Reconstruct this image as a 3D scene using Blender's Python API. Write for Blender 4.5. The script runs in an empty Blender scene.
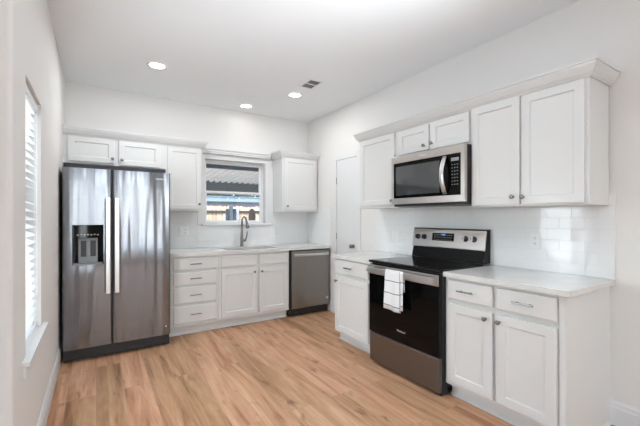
import bpy, bmesh, math, random
from mathutils import Vector, Matrix
PI = math.pi
random.seed(7)
S = bpy.context.scene
COL = S.collection

# ------------------------------------------------------------ camera, world, sun, window light, added fill lamps, exposure
YAW = 0.5717
cd = bpy.data.cameras.new('camera'); cam = bpy.data.objects.new('camera', cd); COL.objects.link(cam)
cam.location = (0, 0, 1.3065); cam.rotation_euler = (PI/2, 0, -YAW)
cd.sensor_width = 36; cd.lens = 347.79/640*36; cd.shift_y = 4.52/640; cd.clip_start = 0.05
S.camera = cam
S.view_settings.view_transform = 'Standard'; S.view_settings.look = 'None'
S.view_settings.gamma = 1; S.view_settings.use_curve_mapping = False
S.view_settings.exposure = 0.15

W = bpy.data.worlds.new('sky'); S.world = W; W.use_nodes = True
wn = W.node_tree.nodes; wl = W.node_tree.links
bgn = wn['Background']; sky = wn.new('ShaderNodeTexSky'); sky.sky_type = 'NISHITA'
sky.sun_disc = False; sky.sun_elevation = math.radians(48); sky.sun_rotation = math.radians(200); sky.air_density = 1.0; sky.dust_density = 2.0
wl.new(sky.outputs[0], bgn.inputs[0]); bgn.inputs[1].default_value = 0.9

def light(name, kind, loc, rot, energy, color=(1,1,1), parent=None, **kw):
    d = bpy.data.lights.new(name, kind); d.energy = energy; d.color = color
    for k, v in kw.items(): setattr(d, k, v)
    o = bpy.data.objects.new(name, d); COL.objects.link(o); o.location = loc; o.rotation_euler = rot
    if parent: o.parent = parent
    return o
light('sun', 'SUN', (0,0,10), (math.radians(42), 0, math.radians(-20)), 1.0, (1,.96,.90), angle=math.radians(1.5))
# fill lamps at three added, unseen rear windows; daylight at the kitchen's left window
for wx, ww in ((-.31,.18),(.66,.16),(1.47,.30)):
    light('rear_fill', 'AREA', (wx,-4.22,1.3), (PI/2, 0, 0), 48*ww/.64, (.84,.93,1), shape='RECTANGLE', size=ww, size_y=2.0)
light('left_window_daylight', 'AREA', (-.24,2.405,1.31), (PI/2, 0, -PI/2), 13, (.84,.93,1), shape='RECTANGLE', size=.5, size_y=1.3)
light('left_window_daylight', 'AREA', (-.50,2.405,1.31), (PI/2, 0, -PI/2), 15, (.90,.96,1), shape='RECTANGLE', size=.5, size_y=1.3)
# two added fill lamps aimed at the ceiling from beside and behind the camera
from mathutils import Vector as _V
light('bounce_fill', 'AREA', (.9,.2,1.8), _V((.15,.75,1.0)).to_track_quat('-Z','Y').to_euler(), 18, (.86,.94,1), shape='DISK', size=.7, spread=math.radians(80))
light('bounce_fill', 'AREA', (.6,-1.5,2.3), _V((0,.8,1)).to_track_quat('-Z','Y').to_euler(), 46, (.86,.94,1), shape='DISK', size=.9, spread=math.radians(120))
CAN_POWER = 9.0

XL, XR, YB, H = -.281, 2.756, 4.641, 2.7745
YN = 1.83      # near end of the kitchen's left wall
XW, YR = -4.5, -4.3   # living area's left and rear walls

# ------------------------------------------------------------ materials
def mat(name, color, rough=.5, metal=0, spec=.5, coat=0, emit=None, estr=0):
    m = bpy.data.materials.new(name); m.use_nodes = True
    b = m.node_tree.nodes['Principled BSDF']
    b.inputs['Base Color'].default_value = (*color, 1); b.inputs['Roughness'].default_value = rough
    b.inputs['Metallic'].default_value = metal; b.inputs['Specular IOR Level'].default_value = spec
    b.inputs['Coat Weight'].default_value = coat; b.inputs['Coat Roughness'].default_value = .05
    if emit: b.inputs['Emission Color'].default_value = (*emit, 1); b.inputs['Emission Strength'].default_value = estr
    return m
def nd(m, t, **kw):
    n = m.node_tree.nodes.new(t)
    for k, v in kw.items(): setattr(n, k, v)
    return n
def lk(m, a, b): m.node_tree.links.new(a, b)
def bsdf(m): return m.node_tree.nodes['Principled BSDF']
def noise_bump(m, scale, strength, dist=.002, detail=2, vec=None, space='Object'):
    tc = nd(m, 'ShaderNodeTexCoord'); n = nd(m, 'ShaderNodeTexNoise'); n.inputs['Scale'].default_value = scale; n.inputs['Detail'].default_value = detail
    if vec:
        mp = nd(m, 'ShaderNodeMapping'); mp.inputs['Scale'].default_value = vec; lk(m, tc.outputs[space], mp.inputs[0]); lk(m, mp.outputs[0], n.inputs['Vector'])
    else: lk(m, tc.outputs[space], n.inputs['Vector'])
    b = nd(m, 'ShaderNodeBump'); b.inputs['Strength'].default_value = strength; b.inputs['Distance'].default_value = dist
    lk(m, n.outputs['Fac'], b.inputs['Height']); lk(m, b.outputs[0], bsdf(m).inputs['Normal'])
    return n, b

M = {}
M['wall'] = mat('wall_paint', (.80,.78,.758), .75, spec=.25); noise_bump(M['wall'], 140, .15, .0015)
M['ceil'] = mat('ceiling_paint', (.915,.93,.945), .85, spec=.2); noise_bump(M['ceil'], 120, .12, .0015)
M['trim'] = mat('trim_paint', (.77,.772,.77), .4)
M['cab'] = mat('cabinet_paint', (.725,.722,.71), .36); noise_bump(M['cab'], 60, .03, .0005)
M['cab_in'] = mat('cabinet_inside', (.62,.55,.45), .6)
M['chrome'] = mat('brushed_nickel', (.25,.24,.23), .28, 1)
M['handle'] = mat('polished_steel', (.66,.655,.65), .32, 1)
M['black'] = mat('black_enamel', (.009,.009,.009), .18, spec=.2)
M['plastic'] = mat('black_plastic', (.02,.02,.022), .45)
M['darkgrey'] = mat('dark_grey_panel', (.022,.023,.026), .4)
M['glass_black'] = mat('black_glass', (.003,.003,.003), .04, spec=.16)
M['mw_glass'] = mat('smoked_glass', (.045,.048,.05), .06, spec=.8, coat=.5)
M['white'] = mat('white_plastic', (.84,.84,.83), .35)
M['vinyl'] = mat('white_vinyl', (.85,.86,.87), .4)
M['grey'] = mat('grey_plastic', (.30,.31,.32), .4)
M['print'] = mat('light_printing', (.75,.77,.8), .5)
M['led'] = mat('blue_digits', (.1,.2,.6), .5, emit=(.25,.45,1), estr=1.2)
M['lamp'] = mat('lamp_lens', (1,1,1), .5, emit=(1,.98,.95), estr=6)
M['slot'] = mat('slot_dark', (.05,.05,.05), .6)

def steel(name, color, rough, warp=.0, aniso=.75, horiz=False):
    m = mat(name, color, rough, 1)
    b = bsdf(m); b.inputs['Anisotropic'].default_value = aniso
    tg = nd(m, 'ShaderNodeTangent', direction_type='RADIAL', axis='Z'); lk(m, tg.outputs[0], b.inputs['Tangent'])
    tc = nd(m, 'ShaderNodeTexCoord'); mp = nd(m, 'ShaderNodeMapping')
    mp.inputs['Scale'].default_value = (7, 7, .55)
    n = nd(m, 'ShaderNodeTexNoise'); n.inputs['Scale'].default_value = 1; n.inputs['Detail'].default_value = 1.5
    lk(m, tc.outputs['Object'], mp.inputs[0]); lk(m, mp.outputs[0], n.inputs['Vector'])
    bp = nd(m, 'ShaderNodeBump'); bp.inputs['Strength'].default_value = 1; bp.inputs['Distance'].default_value = warp
    lk(m, n.outputs['Fac'], bp.inputs['Height'])
    mp2 = nd(m, 'ShaderNodeMapping'); mp2.inputs['Scale'].default_value = (4, 4, 900) if horiz else (900, 900, 4)
    n2 = nd(m, 'ShaderNodeTexNoise'); n2.inputs['Scale'].default_value = 1
    lk(m, tc.outputs['Object'], mp2.inputs[0]); lk(m, mp2.outputs[0], n2.inputs['Vector'])
    bp2 = nd(m, 'ShaderNodeBump'); bp2.inputs['Strength'].default_value = .12; bp2.inputs['Distance'].default_value = .0004
    lk(m, n2.outputs['Fac'], bp2.inputs['Height']); lk(m, bp.outputs[0], bp2.inputs['Normal']); lk(m, bp2.outputs[0], b.inputs['Normal'])
    return m
M['steel'] = steel('stainless_fridge', (.24,.25,.27), .15, .018)
M['steel_warm'] = steel('stainless_warm', (.58,.54,.51), .28, .002)
M['steel_drawer'] = steel('stainless_drawer', (.20,.195,.20), .3, .002)
M['steel_dw'] = steel('stainless_dishwasher', (.34,.325,.31), .30, .003)

def m_floor():
    m = mat('oak_planks', (.6,.4,.25), .42, spec=.35); b = bsdf(m)
    tc = nd(m, 'ShaderNodeTexCoord'); mp = nd(m, 'ShaderNodeMapping'); mp.inputs['Rotation'].default_value = (0,0,PI/2)
    lk(m, tc.outputs['Object'], mp.inputs[0])
    br = nd(m, 'ShaderNodeTexBrick'); br.offset = .37; br.offset_frequency = 2; br.squash = 1
    for k, v in {'Scale':1,'Mortar Size':.0012,'Mortar Smooth':.3,'Brick Width':1.52,'Row Height':.18,'Bias':0}.items(): br.inputs[k].default_value = v
    br.inputs['Color1'].default_value = (0,0,0,1); br.inputs['Color2'].default_value = (1,1,1,1); br.inputs['Mortar'].default_value = (.5,.5,.5,1)
    lk(m, mp.outputs[0], br.inputs['Vector'])
    # per plank offset for the grain
    sep = nd(m, 'ShaderNodeSeparateColor'); lk(m, br.outputs['Color'], sep.inputs[0])
    mul = nd(m, 'ShaderNodeVectorMath', operation='MULTIPLY_ADD'); cmb = nd(m, 'ShaderNodeCombineXYZ')
    for i in range(3): lk(m, sep.outputs[0], cmb.inputs[i])
    lk(m, cmb.outputs[0], mul.inputs[0]); mul.inputs[1].default_value = (7.3, 13.1, 5.7); lk(m, tc.outputs['Object'], mul.inputs[2])
    def noise(sc, detail, rough, dist=0):
        mq = nd(m, 'ShaderNodeMapping'); mq.inputs['Scale'].default_value = sc; lk(m, mul.outputs[0], mq.inputs[0])
        n = nd(m, 'ShaderNodeTexNoise'); n.inputs['Scale'].default_value = 1; n.inputs['Detail'].default_value = detail; n.inputs['Roughness'].default_value = rough; n.inputs['Distortion'].default_value = dist
        lk(m, mq.outputs[0], n.inputs['Vector']); return n
    n1 = noise((11, .9, 1), 4, .6, .9); n2 = noise((85, 3.5, 1), 4, .7, .3); n3 = noise((13, 4.5, 1), 2, .5, .6)
    r1 = nd(m, 'ShaderNodeValToRGB'); cr = r1.color_ramp
    cr.elements[0].position = .27; cr.elements[0].color = (.25,.125,.066,1)
    cr.elements[1].position = .66; cr.elements[1].color = (.64,.43,.285,1)
    e = cr.elements.new(.46); e.color = (.51,.315,.195,1)
    lk(m, n1.outputs['Fac'], r1.inputs[0])
    mx = nd(m, 'ShaderNodeMix', data_type='RGBA', blend_type='MULTIPLY'); mx.inputs['Factor'].default_value = .55
    r2 = nd(m, 'ShaderNodeValToRGB'); r2.color_ramp.elements[0].position = .3; r2.color_ramp.elements[0].color = (.64,.59,.56,1); r2.color_ramp.elements[1].position = .62; r2.color_ramp.elements[1].color = (1,1,1,1)
    lk(m, n2.outputs['Fac'], r2.inputs[0]); lk(m, r1.outputs[0], mx.inputs['A']); lk(m, r2.outputs[0], mx.inputs['B'])
    # plank to plank value
    mr = nd(m, 'ShaderNodeMapRange'); mr.inputs['To Min'].default_value = .90; mr.inputs['To Max'].default_value = 1.10; lk(m, sep.outputs[0], mr.inputs[0])
    hsv = nd(m, 'ShaderNodeHueSaturation'); hm = nd(m, 'ShaderNodeMapRange'); hm.inputs['To Min'].default_value = .501; hm.inputs['To Max'].default_value = .490; hsv.inputs['Saturation'].default_value = 1.12; lk(m, sep.outputs[0], hm.inputs[0]); lk(m, hm.outputs[0], hsv.inputs['Hue']); lk(m, mr.outputs[0], hsv.inputs['Value']); lk(m, mx.outputs['Result'], hsv.inputs['Color'])
    # knots
    r3 = nd(m, 'ShaderNodeValToRGB'); r3.color_ramp.elements[0].position = .22; r3.color_ramp.elements[0].color = (.38,.28,.22,1); r3.color_ramp.elements[1].position = .38; r3.color_ramp.elements[1].color = (1,1,1,1)
    lk(m, n3.outputs['Fac'], r3.inputs[0]); mk = nd(m, 'ShaderNodeMix', data_type='RGBA', blend_type='MULTIPLY'); mk.inputs['Factor'].default_value = .8
    lk(m, hsv.outputs[0], mk.inputs['A']); lk(m, r3.outputs[0], mk.inputs['B'])
    mm = nd(m, 'ShaderNodeMix', data_type='RGBA'); mm.inputs['B'].default_value = (.28,.17,.10,1)
    fm = nd(m, 'ShaderNodeMath', operation='MULTIPLY'); fm.inputs[1].default_value = .6; lk(m, br.outputs['Fac'], fm.inputs[0]); lk(m, fm.outputs[0], mm.inputs['Factor'])
    lk(m, mk.outputs['Result'], mm.inputs['A']); lk(m, mm.outputs['Result'], b.inputs['Base Color'])
    bp = nd(m, 'ShaderNodeBump'); bp.inputs['Strength'].default_value = .15; bp.inputs['Distance'].default_value = .001; bp.invert = True
    lk(m, br.outputs['Fac'], bp.inputs['Height']); lk(m, bp.outputs[0], b.inputs['Normal'])
    return m
M['floor'] = m_floor()

def m_tile(name, axis):
    m = mat(name, (.83,.84,.85), .13, spec=.5); b = bsdf(m)
    tc = nd(m, 'ShaderNodeTexCoord'); sp = nd(m, 'ShaderNodeSeparateXYZ'); cb = nd(m, 'ShaderNodeCombineXYZ')
    lk(m, tc.outputs['Object'], sp.inputs[0]); lk(m, sp.outputs[axis], cb.inputs[0])
    sb = nd(m, 'ShaderNodeMath', operation='SUBTRACT'); sb.inputs[1].default_value = .915; lk(m, sp.outputs[2], sb.inputs[0]); lk(m, sb.outputs[0], cb.inputs[1])
    br = nd(m, 'ShaderNodeTexBrick'); br.offset = .5
    for k, v in {'Scale':1,'Mortar Size':.0016,'Mortar Smooth':.2,'Brick Width':.1535,'Row Height':.078,'Bias':0}.items(): br.inputs[k].default_value = v
    br.inputs['Color1'].default_value = (0,0,0,1); br.inputs['Color2'].default_value = (1,1,1,1); br.inputs['Mortar'].default_value = (.5,.5,.5,1)
    lk(m, cb.outputs[0], br.inputs['Vector'])
    mm = nd(m, 'ShaderNodeMix', data_type='RGBA'); mm.inputs['A'].default_value = (.84,.84,.84,1); mm.inputs['B'].default_value = (.74,.74,.74,1)
    lk(m, br.outputs['Fac'], mm.inputs['Factor']); lk(m, mm.outputs['Result'], b.inputs['Base Color'])
    mr = nd(m, 'ShaderNodeMapRange'); mr.inputs['To Min'].default_value = .12; mr.inputs['To Max'].default_value = .6; lk(m, br.outputs['Fac'], mr.inputs[0]); lk(m, mr.outputs[0], b.inputs['Roughness'])
    # every tile sits at a slightly different tilt: ramp across the tile scaled by the tile's own random value
    n = nd(m, 'ShaderNodeTexNoise'); n.inputs['Scale'].default_value = 9; n.inputs['Detail'].default_value = 0; lk(m, tc.outputs['Object'], n.inputs['Vector'])
    bp0 = nd(m, 'ShaderNodeBump'); bp0.inputs['Strength'].default_value = 1; bp0.inputs['Distance'].default_value = .0025; lk(m, n.outputs['Fac'], bp0.inputs['Height'])
    bp = nd(m, 'ShaderNodeBump'); bp.inputs['Strength'].default_value = .5; bp.inputs['Distance'].default_value = .0012; bp.invert = True
    lk(m, br.outputs['Fac'], bp.inputs['Height']); lk(m, bp0.outputs[0], bp.inputs['Normal']); lk(m, bp.outputs[0], b.inputs['Normal'])
    return m
M['tile_x'] = m_tile('subway_tile_back', 0); M['tile_y'] = m_tile('subway_tile_side', 1)

def m_quartz():
    m = mat('white_quartz', (.76,.755,.735), .2, spec=.5)
    tc = nd(m, 'ShaderNodeTexCoord'); n = nd(m, 'ShaderNodeTexNoise'); n.inputs['Scale'].default_value = 6; n.inputs['Detail'].default_value = 6
    lk(m, tc.outputs['Object'], n.inputs['Vector']); r = nd(m, 'ShaderNodeValToRGB')
    r.color_ramp.elements[0].position = .35; r.color_ramp.elements[0].color = (.68,.675,.655,1); r.color_ramp.elements[1].position = .6; r.color_ramp.elements[1].color = (.74,.735,.715,1)
    lk(m, n.outputs['Fac'], r.inputs[0]); lk(m, r.outputs[0], bsdf(m).inputs['Base Color']); return m
M['quartz'] = m_quartz()

def m_glass():
    m = bpy.data.materials.new('clear_glass'); m.use_nodes = True; t = m.node_tree; t.nodes.clear()
    o = t.nodes.new('ShaderNodeOutputMaterial'); mx = t.nodes.new('ShaderNodeMixShader'); a = t.nodes.new('ShaderNodeBsdfTransparent'); g = t.nodes.new('ShaderNodeBsdfGlossy')
    g.inputs['Roughness'].default_value = .02; f = t.nodes.new('ShaderNodeFresnel'); f.inputs[0].default_value = 1.45
    a.inputs[0].default_value = (.93,.95,.95,1)
    t.links.new(f.outputs[0], mx.inputs[0]); t.links.new(a.outputs[0], mx.inputs[1]); t.links.new(g.outputs[0], mx.inputs[2]); t.links.new(mx.outputs[0], o.inputs[0]); return m
M['glass'] = m_glass()

def m_blind():
    m = mat('blind_slat', (.88,.89,.90), .45); b = bsdf(m)
    b.inputs['Subsurface Weight'].default_value = 0
    t = m.node_tree; tr = nd(m, 'ShaderNodeBsdfTranslucent'); tr.inputs[0].default_value = (.9,.9,.9,1)
    mx = nd(m, 'ShaderNodeMixShader'); mx.inputs[0].default_value = .6
    lk(m, b.outputs[0], mx.inputs[1]); lk(m, tr.outputs[0], mx.inputs[2]); lk(m, mx.outputs[0], t.nodes['Material Output'].inputs[0]); return m
M['blind'] = m_blind()

def m_towel():
    m = mat('towel_cotton', (.82,.82,.82), .9, spec=.1); b = bsdf(m)
    at = nd(m, 'ShaderNodeAttribute', attribute_name='cloth_uv'); sp = nd(m, 'ShaderNodeSeparateXYZ'); lk(m, at.outputs['Vector'], sp.inputs[0])
    def lines(out, period, off, w):
        a = nd(m, 'ShaderNodeMath', operation='ADD'); a.inputs[1].default_value = off; lk(m, out, a.inputs[0])
        d = nd(m, 'ShaderNodeMath', operation='DIVIDE'); d.inputs[1].default_value = period; lk(m, a.outputs[0], d.inputs[0])
        f = nd(m, 'ShaderNodeMath', operation='FRACT'); lk(m, d.outputs[0], f.inputs[0])
        l = nd(m, 'ShaderNodeMath', operation='LESS_THAN'); l.inputs[1].default_value = w/period; lk(m, f.outputs[0], l.inputs[0]); return l
    a = lines(sp.outputs[1], .098, .033, .006); c = lines(sp.outputs[0], .300, .102, .005)
    mxx = nd(m, 'ShaderNodeMath', operation='MAXIMUM'); lk(m, a.outputs[0], mxx.inputs[0]); lk(m, c.outputs[0], mxx.inputs[1])
    mm = nd(m, 'ShaderNodeMix', data_type='RGBA'); mm.inputs['A'].default_value = (.80,.80,.81,1); mm.inputs['B'].default_value = (.13,.13,.15,1)
    lk(m, mxx.outputs[0], mm.inputs['Factor']); lk(m, mm.outputs['Result'], b.inputs['Base Color']); return m
M['towel'] = m_towel()

def wood_fence():
    m = mat('cedar_pickets', (.62,.47,.32), .8)
    tc = nd(m, 'ShaderNodeTexCoord'); mp = nd(m, 'ShaderNodeMapping'); mp.inputs['Scale'].default_value = (7, 1, .5); lk(m, tc.outputs['Object'], mp.inputs[0])
    n = nd(m, 'ShaderNodeTexNoise'); n.inputs['Scale'].default_value = 2; lk(m, mp.outputs[0], n.inputs['Vector']); r = nd(m, 'ShaderNodeValToRGB')
    r.color_ramp.elements[0].position = .35; r.color_ramp.elements[0].color = (.52,.36,.22,1); r.color_ramp.elements[1].position = .6; r.color_ramp.elements[1].color = (.80,.68,.52,1)
    lk(m, n.outputs['Fac'], r.inputs[0]); lk(m, r.outputs[0], bsdf(m).inputs['Base Color']); return m
M['fence'] = wood_fence()
M['conc'] = mat('patio_concrete', (.55,.54,.52), .85); noise_bump(M['conc'], 30, .3)
M['alum'] = mat('white_aluminium', (.86,.80,.72), .5)
M['fascia'] = mat('grey_aluminium', (.10,.11,.115), .5)
M['stucco'] = mat('mauve_wall', (.20,.18,.20), .8)
M['blue'] = mat('pale_blue_paint', (.17,.24,.28), .5)
M['leaf'] = mat('leaves', (.045,.075,.04), .7)
M['bark'] = mat('bark', (.12,.085,.065), .85)

# ------------------------------------------------------------ mesh helpers
def link(name, me_or_bm, m, parent=None, bevel=0, smooth=False, seg=2):
    if isinstance(me_or_bm, bmesh.types.BMesh):
        me = bpy.data.meshes.new(name); bmesh.ops.recalc_face_normals(me_or_bm, faces=me_or_bm.faces); me_or_bm.to_mesh(me); me_or_bm.free()
    else: me = me_or_bm
    for x in (m if isinstance(m, (list, tuple)) else [m]): me.materials.append(x)
    o = bpy.data.objects.new(name, me); COL.objects.link(o)
    if parent: o.parent = parent
    if smooth:
        for p in me.polygons: p.use_smooth = True
    if bevel:
        b = o.modifiers.new('bevel', 'BEVEL'); b.width = bevel; b.segments = seg; b.limit_method = 'ANGLE'; b.angle_limit = math.radians(40); b.harden_normals = False
    return o
def thing(name, label, cat, loc=(0,0,0), rz=0, group=None):
    o = bpy.data.objects.new(name, None); COL.objects.link(o); o.location = loc; o.rotation_euler = (0,0,rz); o.empty_display_size = .1
    tag(o, label, cat, group); return o
def tag(o, label, cat, group=None):
    o['label'] = label; o['category'] = cat
    if group: o['group'] = group
    return o
def struct(o): o['kind'] = 'structure'; return o
def B(): return bmesh.new()
def box(bm, x0, x1, y0, y1, z0, z1, mi=0):
    v = [bm.verts.new(p) for p in ((x0,y0,z0),(x1,y0,z0),(x1,y1,z0),(x0,y1,z0),(x0,y0,z1),(x1,y0,z1),(x1,y1,z1),(x0,y1,z1))]
    for f in ((0,3,2,1),(4,5,6,7),(0,1,5,4),(1,2,6,5),(2,3,7,6),(3,0,4,7)):
        bm.faces.new([v[i] for i in f]).material_index = mi
    return bm
def bx(*a): return box(B(), *a)
def prism(bm, poly, z0, z1):
    a = [bm.verts.new((x,y,z0)) for x,y in poly]; b = [bm.verts.new((x,y,z1)) for x,y in poly]; n = len(poly)
    bm.faces.new(a[::-1]); bm.faces.new(b)
    for i in range(n): bm.faces.new([a[i], a[(i+1)%n], b[(i+1)%n], b[i]])
    return bm
def lathe(bm, prof, origin=(0,0,0), axis='Z', seg=20):
    """prof: list of (radius, height) turned about axis from origin; closed with caps"""
    O = Vector(origin); rings = []
    for r, h in prof:
        ring = []
        for i in range(seg):
            a = 2*PI*i/seg; c, s = r*math.cos(a), r*math.sin(a)
            p = {'Z':(c,s,h),'-Y':(c,-h,s),'-Z':(c,s,-h),'X':(h,c,s),'Y':(c,h,s)}[axis]
            ring.append(bm.verts.new(O+Vector(p)))
        rings.append(ring)
    for a, b in zip(rings, rings[1:]):
        for i in range(seg): bm.faces.new([a[i], a[(i+1)%seg], b[(i+1)%seg], b[i]])
    bm.faces.new(rings[0][::-1]); bm.faces.new(rings[-1]); return bm
def tube(bm, pts, r, seg=10, flat=None):
    """circular (or elliptical: flat=(ru,rv)) tube along pts; r number or list"""
    P_ = [Vector(p) for p in pts]; rings = []; up = None
    for i, p in enumerate(P_):
        t = (P_[min(i+1,len(P_)-1)]-P_[max(i-1,0)]).normalized()
        if up is None:
            up = Vector((0,0,1)) if abs(t.z) < .9 else Vector((1,0,0))
        u = t.cross(up).normalized(); v = u.cross(t).normalized(); up = v
        rr = r[i] if isinstance(r, list) else r
        ru, rv = (flat if flat else (rr, rr))
        rings.append([bm.verts.new(p+u*ru*math.cos(2*PI*k/seg)+v*rv*math.sin(2*PI*k/seg)) for k in range(seg)])
    for a, b in zip(rings, rings[1:]):
        for i in range(seg): bm.faces.new([a[i], a[(i+1)%seg], b[(i+1)%seg], b[i]])
    bm.faces.new(rings[0][::-1]); bm.faces.new(rings[-1]); return bm
def sweep(bm, prof, path):
    """closed profile [(out,z)] mitred along an open XY path; 'out' is to the right of travel"""
    n = len(path); rings = []
    for i, (x, y) in enumerate(path):
        def rn(a, b):
            d = Vector((b[0]-a[0], b[1]-a[1])).normalized(); return Vector((d.y, -d.x))
        if i == 0: m_ = rn(path[0], path[1])
        elif i == n-1: m_ = rn(path[-2], path[-1])
        else:
            a, b = rn(path[i-1], path[i]), rn(path[i], path[i+1]); m_ = (a+b).normalized(); m_ /= max(.2, m_.dot(a))
        rings.append([bm.verts.new((x+m_.x*o, y+m_.y*o, z)) for o, z in prof])
    k = len(prof)
    for a, b in zip(rings, rings[1:]):
        for j in range(k): bm.faces.new([a[j], a[(j+1)%k], b[(j+1)%k], b[j]])
    bm.faces.new(rings[0]); bm.faces.new(rings[-1][::-1]); return bm
def shaker(bm, x0, x1, z0, z1, yb, th=.019, fr=.057, rec=.0085, slope=.006):
    """door slab whose front (at y = yb-th, facing -Y) has a recessed panel"""
    yf = yb-th
    def ring(i, y): return [bm.verts.new(p) for p in ((x0+i,y,z0+i),(x1-i,y,z0+i),(x1-i,y,z1-i),(x0+i,y,z1-i))]
    e = .0018
    R = [ring(0,yb), ring(0,yf+e), ring(e,yf), ring(fr,yf), ring(fr+slope*.4,yf+rec*.6), ring(fr+slope,yf+rec)]
    bm.faces.new(R[0][::-1])
    for a, b in zip(R, R[1:]):
        for i in range(4): bm.faces.new([a[i], a[(i+1)%4], b[(i+1)%4], b[i]])
    bm.faces.new(R[-1]); return bm
def slab(bm, x0, x1, z0, z1, yb, th=.019):
    yf = yb-th; e = .004
    def ring(i, y): return [bm.verts.new(p) for p in ((x0+i,y,z0+i),(x1-i,y,z0+i),(x1-i,y,z1-i),(x0+i,y,z1-i))]
    R = [ring(0,yb), ring(0,yf+.006), ring(e*.5,yf+.002), ring(e*2,yf)]
    bm.faces.new(R[0][::-1])
    for a, b in zip(R, R[1:]):
        for i in range(4): bm.faces.new([a[i], a[(i+1)%4], b[(i+1)%4], b[i]])
    bm.faces.new(R[-1]); return bm
def knob(parent, x, z, y):
    lathe_bm = lathe(B(), [(.008,0),(.0055,.003),(.005,.012),(.010,.017),(.0145,.021),(.0155,.0245),(.013,.028),(.006,.0295)], (x,y,z), '-Y', 20)
    return link('knob', lathe_bm, M['chrome'], parent, smooth=True)
def pull(parent, x, z, y, w=.094):
    bm = B(); tube(bm, [(x-w/2-.014,y-.028,z),(x+w/2+.014,y-.028,z)], .0055, 12)
    for s in (-1,1): tube(bm, [(x+s*w*.38,y,z),(x+s*w*.38,y-.028,z)], .0045, 10)
    return link('bar_pull', bm, M['chrome'], parent, smooth=False)
def text_mesh(s, size, extrude=.0004, align='CENTER'):
    c = bpy.data.curves.new('t', 'FONT'); c.body = s; c.size = size; c.extrude = extrude; c.align_x = align; c.align_y = 'CENTER'
    o = bpy.data.objects.new('t', c); COL.objects.link(o)
    dg = bpy.context.evaluated_depsgraph_get(); me = bpy.data.meshes.new_from_object(o.evaluated_get(dg))
    bpy.data.objects.remove(o); bpy.data.curves.remove(c); return me
def put_text(name, s, size, x, y, z, m, parent):
    me = text_mesh(s, size); me.transform(Matrix.Translation((x,y,z)) @ Matrix.Rotation(PI/2, 4, 'X')); me.materials.clear()
    return link(name, me, m, parent)

# ------------------------------------------------------------ room shell
T = .16
struct(link('floor', bx(XW-T, XR+T, YR-T, YB+T, -.12, 0), M['floor']))
struct(link('ceiling', bx(XW-T, XR+T, YR-T, YB+T, H, H+.15), M['ceil']))
struct(link('wall_right', bx(XR, XR+T, YR-T, YB+T, 0, H), M['wall']))
# back wall with the window over the sink
WX0, WX1, WZ0, WZ1 = 1.195, 2.045, 1.222, 2.078
bm = B()
box(bm, XL-T, WX0, YB, YB+T, 0, H); box(bm, WX1, XR, YB, YB+T, 0, H); box(bm, WX0, WX1, YB, YB+T, 0, WZ0-.022); box(bm, WX0, WX1, YB+.0745, YB+T, WZ0-.022, WZ0); box(bm, WX0, WX1, YB, YB+T, WZ1, H)
struct(link('wall_back', bm, M['wall']))
# left wall (window recess) turning to the left at its rounded near corner
LY0, LY1, LZ0, LZ1 = 2.135, 2.68, .64, 1.985
bm = B()
r = .02; arc = [(XL-r+r*math.sin(a), YN+r-r*math.cos(a)) for a in [PI/2*i/6 for i in range(7)]]   # from (-Y face) to (+X face)
near = [(XW-T,YN+T),(XW-T,YN)] + arc + [(XL,LY0),(XL-T,LY0),(XL-T,YN+T)]
full = [(XW-T,YN+T),(XW-T,YN)] + arc + [(XL,YB),(XL-T,YB),(XL-T,YN+T)]
prism(bm, full, 0, LZ0); prism(bm, near, LZ0, LZ1); box(bm, XL-T, XL, LY1, YB, LZ0, LZ1); prism(bm, full, LZ1, H)
struct(link('wall_left', bm, M['wall']))
# living area walls behind the camera: side and rear window openings added for light
bm = B(); x = XW
box(bm, x-T, x, YR-T, -2.5, 0, H); box(bm, x-T, x, .5, YN, 0, H); box(bm, x-T, x, -2.5, .5, 0, .65); box(bm, x-T, x, -2.5, .5, 2.35, H)
struct(link('wall_side', bm, M['wall']))
bm = B(); y = YR; WN = ((-.42,-.20),(.56,.76),(1.30,1.64))  # narrow openings added out of view to streak the refrigerator's reflections
xs = [XW] + [v for p in WN for v in p] + [XR]
for a, b in zip(xs[::2], xs[1::2]): box(bm, a, b, y-T, y, 0, H)
for a, b in WN: box(bm, a, b, y-T, y, 0, .25); box(bm, a, b, y-T, y, 2.3, H)
struct(link('wall_rear', bm, M['wall']))
def frame_bm(bm, a0, a1, z0, z1, w, put):
    for q in ((a0,a1,z0,z0+w),(a0,a1,z1-w,z1),(a0,a0+w,z0+w,z1-w),(a1-w,a1,z0+w,z1-w)): put(bm, *q)
for n_, (a, b) in enumerate(WN):
    bm = B(); frame_bm(bm, a, b, .25, 2.3, .04, lambda q,a0,a1,z0,z1: box(q,a0,a1,YR-.11,YR-.04,z0,z1))
    wo = struct(link('window_%d' % (5+n_), bm, M['vinyl'])); link('pane', bx(a+.04,b-.04,YR-.078,YR-.072,.29,2.26), M['glass'], wo)  # unseen rear windows, added for their light
bm = B(); frame_bm(bm, -2.5, .5, .65, 2.35, .07, lambda b,a0,a1,z0,z1: box(b,XW-.11,XW-.04,a0,a1,z0,z1)); box(bm, XW-.11, XW-.04, -1.05, -.95, .72, 2.28)
wo = struct(link('window_4', bm, M['vinyl'])); link('pane', bx(XW-.078,XW-.072,-2.43,.43,.72,2.28), M['glass'], wo)  # unseen side window, added to let light into the room
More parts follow.
